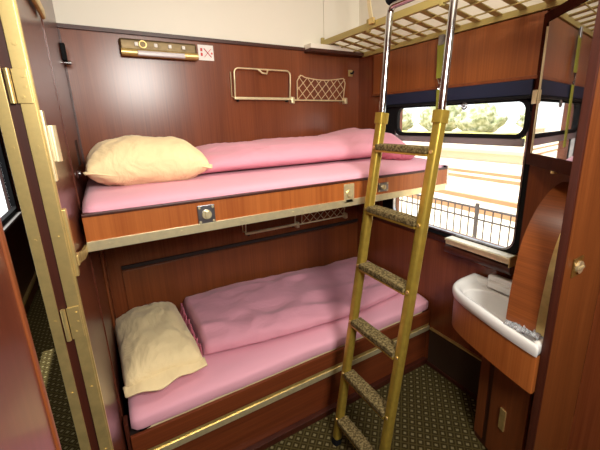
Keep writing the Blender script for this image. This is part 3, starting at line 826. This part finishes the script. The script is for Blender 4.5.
q = A+dv*.26; b = MB().cyl((q.x, q.y, MZ0), (0, 0, -1), .012, .012, 16); build('bottom_knob', b, M['brass'], mc)

# ------------------------------------------------------------------ outside
GZ = -1.0
struct('ground', MB().box((2.6, -40, GZ-.2), (120, 120, GZ)), M['gravel'], smooth=False)
fx = 6.0
fe = thing('iron_railing', 'black iron picket railing along the platform outside the window', 'railing', (fx, 3, GZ))
build('top_rail', MB().box((fx-.025, -1.5, .10), (fx+.025, 7.5, .13)), M['iron'], fe, smooth=False)
build('lower_rail', MB().box((fx-.02, -1.5, -.12), (fx+.02, 7.5, -.095)), M['iron'], fe, smooth=False)
build('bottom_rail', MB().box((fx-.02, -1.5, GZ+.1), (fx+.02, 7.5, GZ+.13)), M['iron'], fe, smooth=False)
k = 0; y = -1.45
first = None; fp = None
while y < 7.4:
    post = (k % 13 == 5)
    src = fp if post else first
    if src is None:
        w_ = .028 if post else .009
        o = build('post' if post else 'picket', MB().box((fx-w_, y-w_, GZ), (fx+w_, y+w_, .20 if post else .10)), M['iron'], fe, smooth=False)
        o['y0'] = y
        if post: fp = o
        else: first = o
    else:
        o = src.copy(); COL.objects.link(o); o.location.y = y-src['y0']
    y += .165; k += 1
for o in (fp, first): del o['y0']
for i, (x, z, w_, m, nm, lab) in enumerate([
        (9.4, GZ+.16, .07, 'rust', 'track_rail', 'rust brown rail nearest behind the black railing'), (10.9, GZ+.16, .07, 'rust', 'track_rail', 'rust brown rail second behind the black railing'),
        (14.6, GZ+.16, .08, 'rust', 'track_rail', 'rust brown rail third behind the black railing'), (16.1, GZ+.16, .08, 'rust', 'track_rail', 'rust brown rail farthest behind the black railing')]):
    b = MB().box((x-w_, -20, z-.16), (x+w_, 60, z-.02)); single(nm, b, M[m], lab, 'rail', (x, 20, GZ), 'rails of the tracks outside', smooth=False)
b = MB().box((21, -20, GZ), (24, 70, GZ+.55)); b.box((20.8, -20, GZ+.55), (24, 70, GZ+.75)); single('far_platform', b, M['kerb'], 'long pale concrete platform beyond the tracks outside', 'platform', (22, 20, GZ), smooth=False)
b = MB(); 
def bank(u, v):
    x = 40+9*v; return Vector((x, -20+120*u, GZ+.02+.6*math.sin(min(1, v*1.6)*PI/2)+.25*noise.noise(Vector((x*.3, u*20, 1)))))
b.grid(bank, 60, 14); o = build('grass', b, M['grass']); o['kind'] = 'stuff'; tag(o, 'dry yellow grass bank beyond the tracks outside', 'grass')
spots = [(55, 15, 3.0, 5.2), (57, 25, 3.1, 4.6), (55, 35, 3.0, 4.4), (58, 45.5, 3.3, 5.4), (56, 56, 3.2, 4.8), (59, 67, 3.5, 5.8)]
names = ['round pale bush standing rightmost beyond the grass bank', 'pale bush second from the right behind the grass bank', 'low pale bush third from the right behind the bank', 'tall pale bush third from the left behind the bank', 'pale bush second from the left behind the grass bank', 'tall pale bush standing leftmost behind the bank']
for (x, y, r, h), lab in zip(spots, names):
    b = MB(); bmesh.ops.create_icosphere(b.bm, subdivisions=4, radius=1)
    for v in b.bm.verts:
        nn = v.co.normalized(); d = 1+.35*noise.noise(nn*2.5+Vector((x, y, 0)))+.18*noise.noise(nn*7+Vector((y, x, 0)))
        v.co = Vector((nn.x*r*d, nn.y*r*1.25*d, max(.01, (nn.z*.5+.46)*h*d)))+Vector((x, y, GZ))
    single('bush', b, M['leaf'], lab, 'bush', (x, y, GZ), 'bushes behind the bank', angle=180)

# ------------------------------------------------------------------ light
W = bpy.data.worlds.new('world'); S.world = W; W.use_nodes = True
bg = W.node_tree.nodes['Background']; bg.inputs[0].default_value = (.95, .97, 1, 1); bg.inputs[1].default_value = 2.2
def light(name, kind, loc, power, size=.3, target=None, color=(1, 1, 1), sy=None):
    d = bpy.data.lights.new(name, kind); d.energy = power; d.color = color
    if kind == 'AREA':
        d.size = size
        if sy: d.shape = 'RECTANGLE'; d.size_y = sy
    o = bpy.data.objects.new(name, d); COL.objects.link(o); o.location = loc
    if target is not None:
        o.rotation_euler = (Vector(target)-Vector(loc)).to_track_quat('-Z', 'Y').to_euler()
    return o
sun = light('sun', 'SUN', (-5, 0, 12), 8.0, target=(-5+math.cos(math.radians(79)), 0, 12-math.sin(math.radians(79))), color=(1, .96, .88)); sun.data.angle = .01
light('compartment_lamp', 'AREA', (.62, -3.0, 2.35), 55, .55, (.9, -.4, 1.1), (1, .97, .90))
light('corridor_fill', 'AREA', (-.43, .6, 2.7), 14, .3, (-.43, .6, 0), (1, .92, .78))  # unseen fill light added to brighten the corridor behind the doorway
light('ceiling_fill', 'AREA', (.95, -1.35, 2.74), 11, .3, (.95, -1.35, 0), (1, .92, .78))  # weak fill light added under the ceiling, out of view, no fixture

# ------------------------------------------------------------------ camera
cam = bpy.data.cameras.new('camera'); co = bpy.data.objects.new('camera', cam); COL.objects.link(co); S.camera = co
yaw, pitch, roll, F = .5435, .2552, -.0224, 344.191
cy, sy_, cp, sp = math.cos(yaw), math.sin(yaw), math.cos(pitch), math.sin(pitch)
fwd = Vector((sy_*cp, cy*cp, -sp)); rt = Vector((cy, -sy_, 0)); up = rt.cross(fwd)
r2 = rt*math.cos(roll)+up*math.sin(roll); u2 = -rt*math.sin(roll)+up*math.cos(roll)
mw = Matrix((r2, u2, -fwd)).transposed().to_4x4(); mw.translation = (.1205, -2.3618, 1.7841)
co.matrix_world = mw
cam.sensor_fit = 'HORIZONTAL'; cam.sensor_width = 36; cam.lens = F*36/600; cam.clip_start = .02; cam.clip_end = 400
cam.shift_x = -(318.974-300)/600; cam.shift_y = (210.82-225)/600
S.view_settings.view_transform = 'Standard'; S.view_settings.look = 'None'; S.view_settings.exposure = 0; S.view_settings.gamma = 1
S.view_settings.use_curve_mapping = False
for o in bpy.data.objects:
    if '_o' in o: del o['_o']
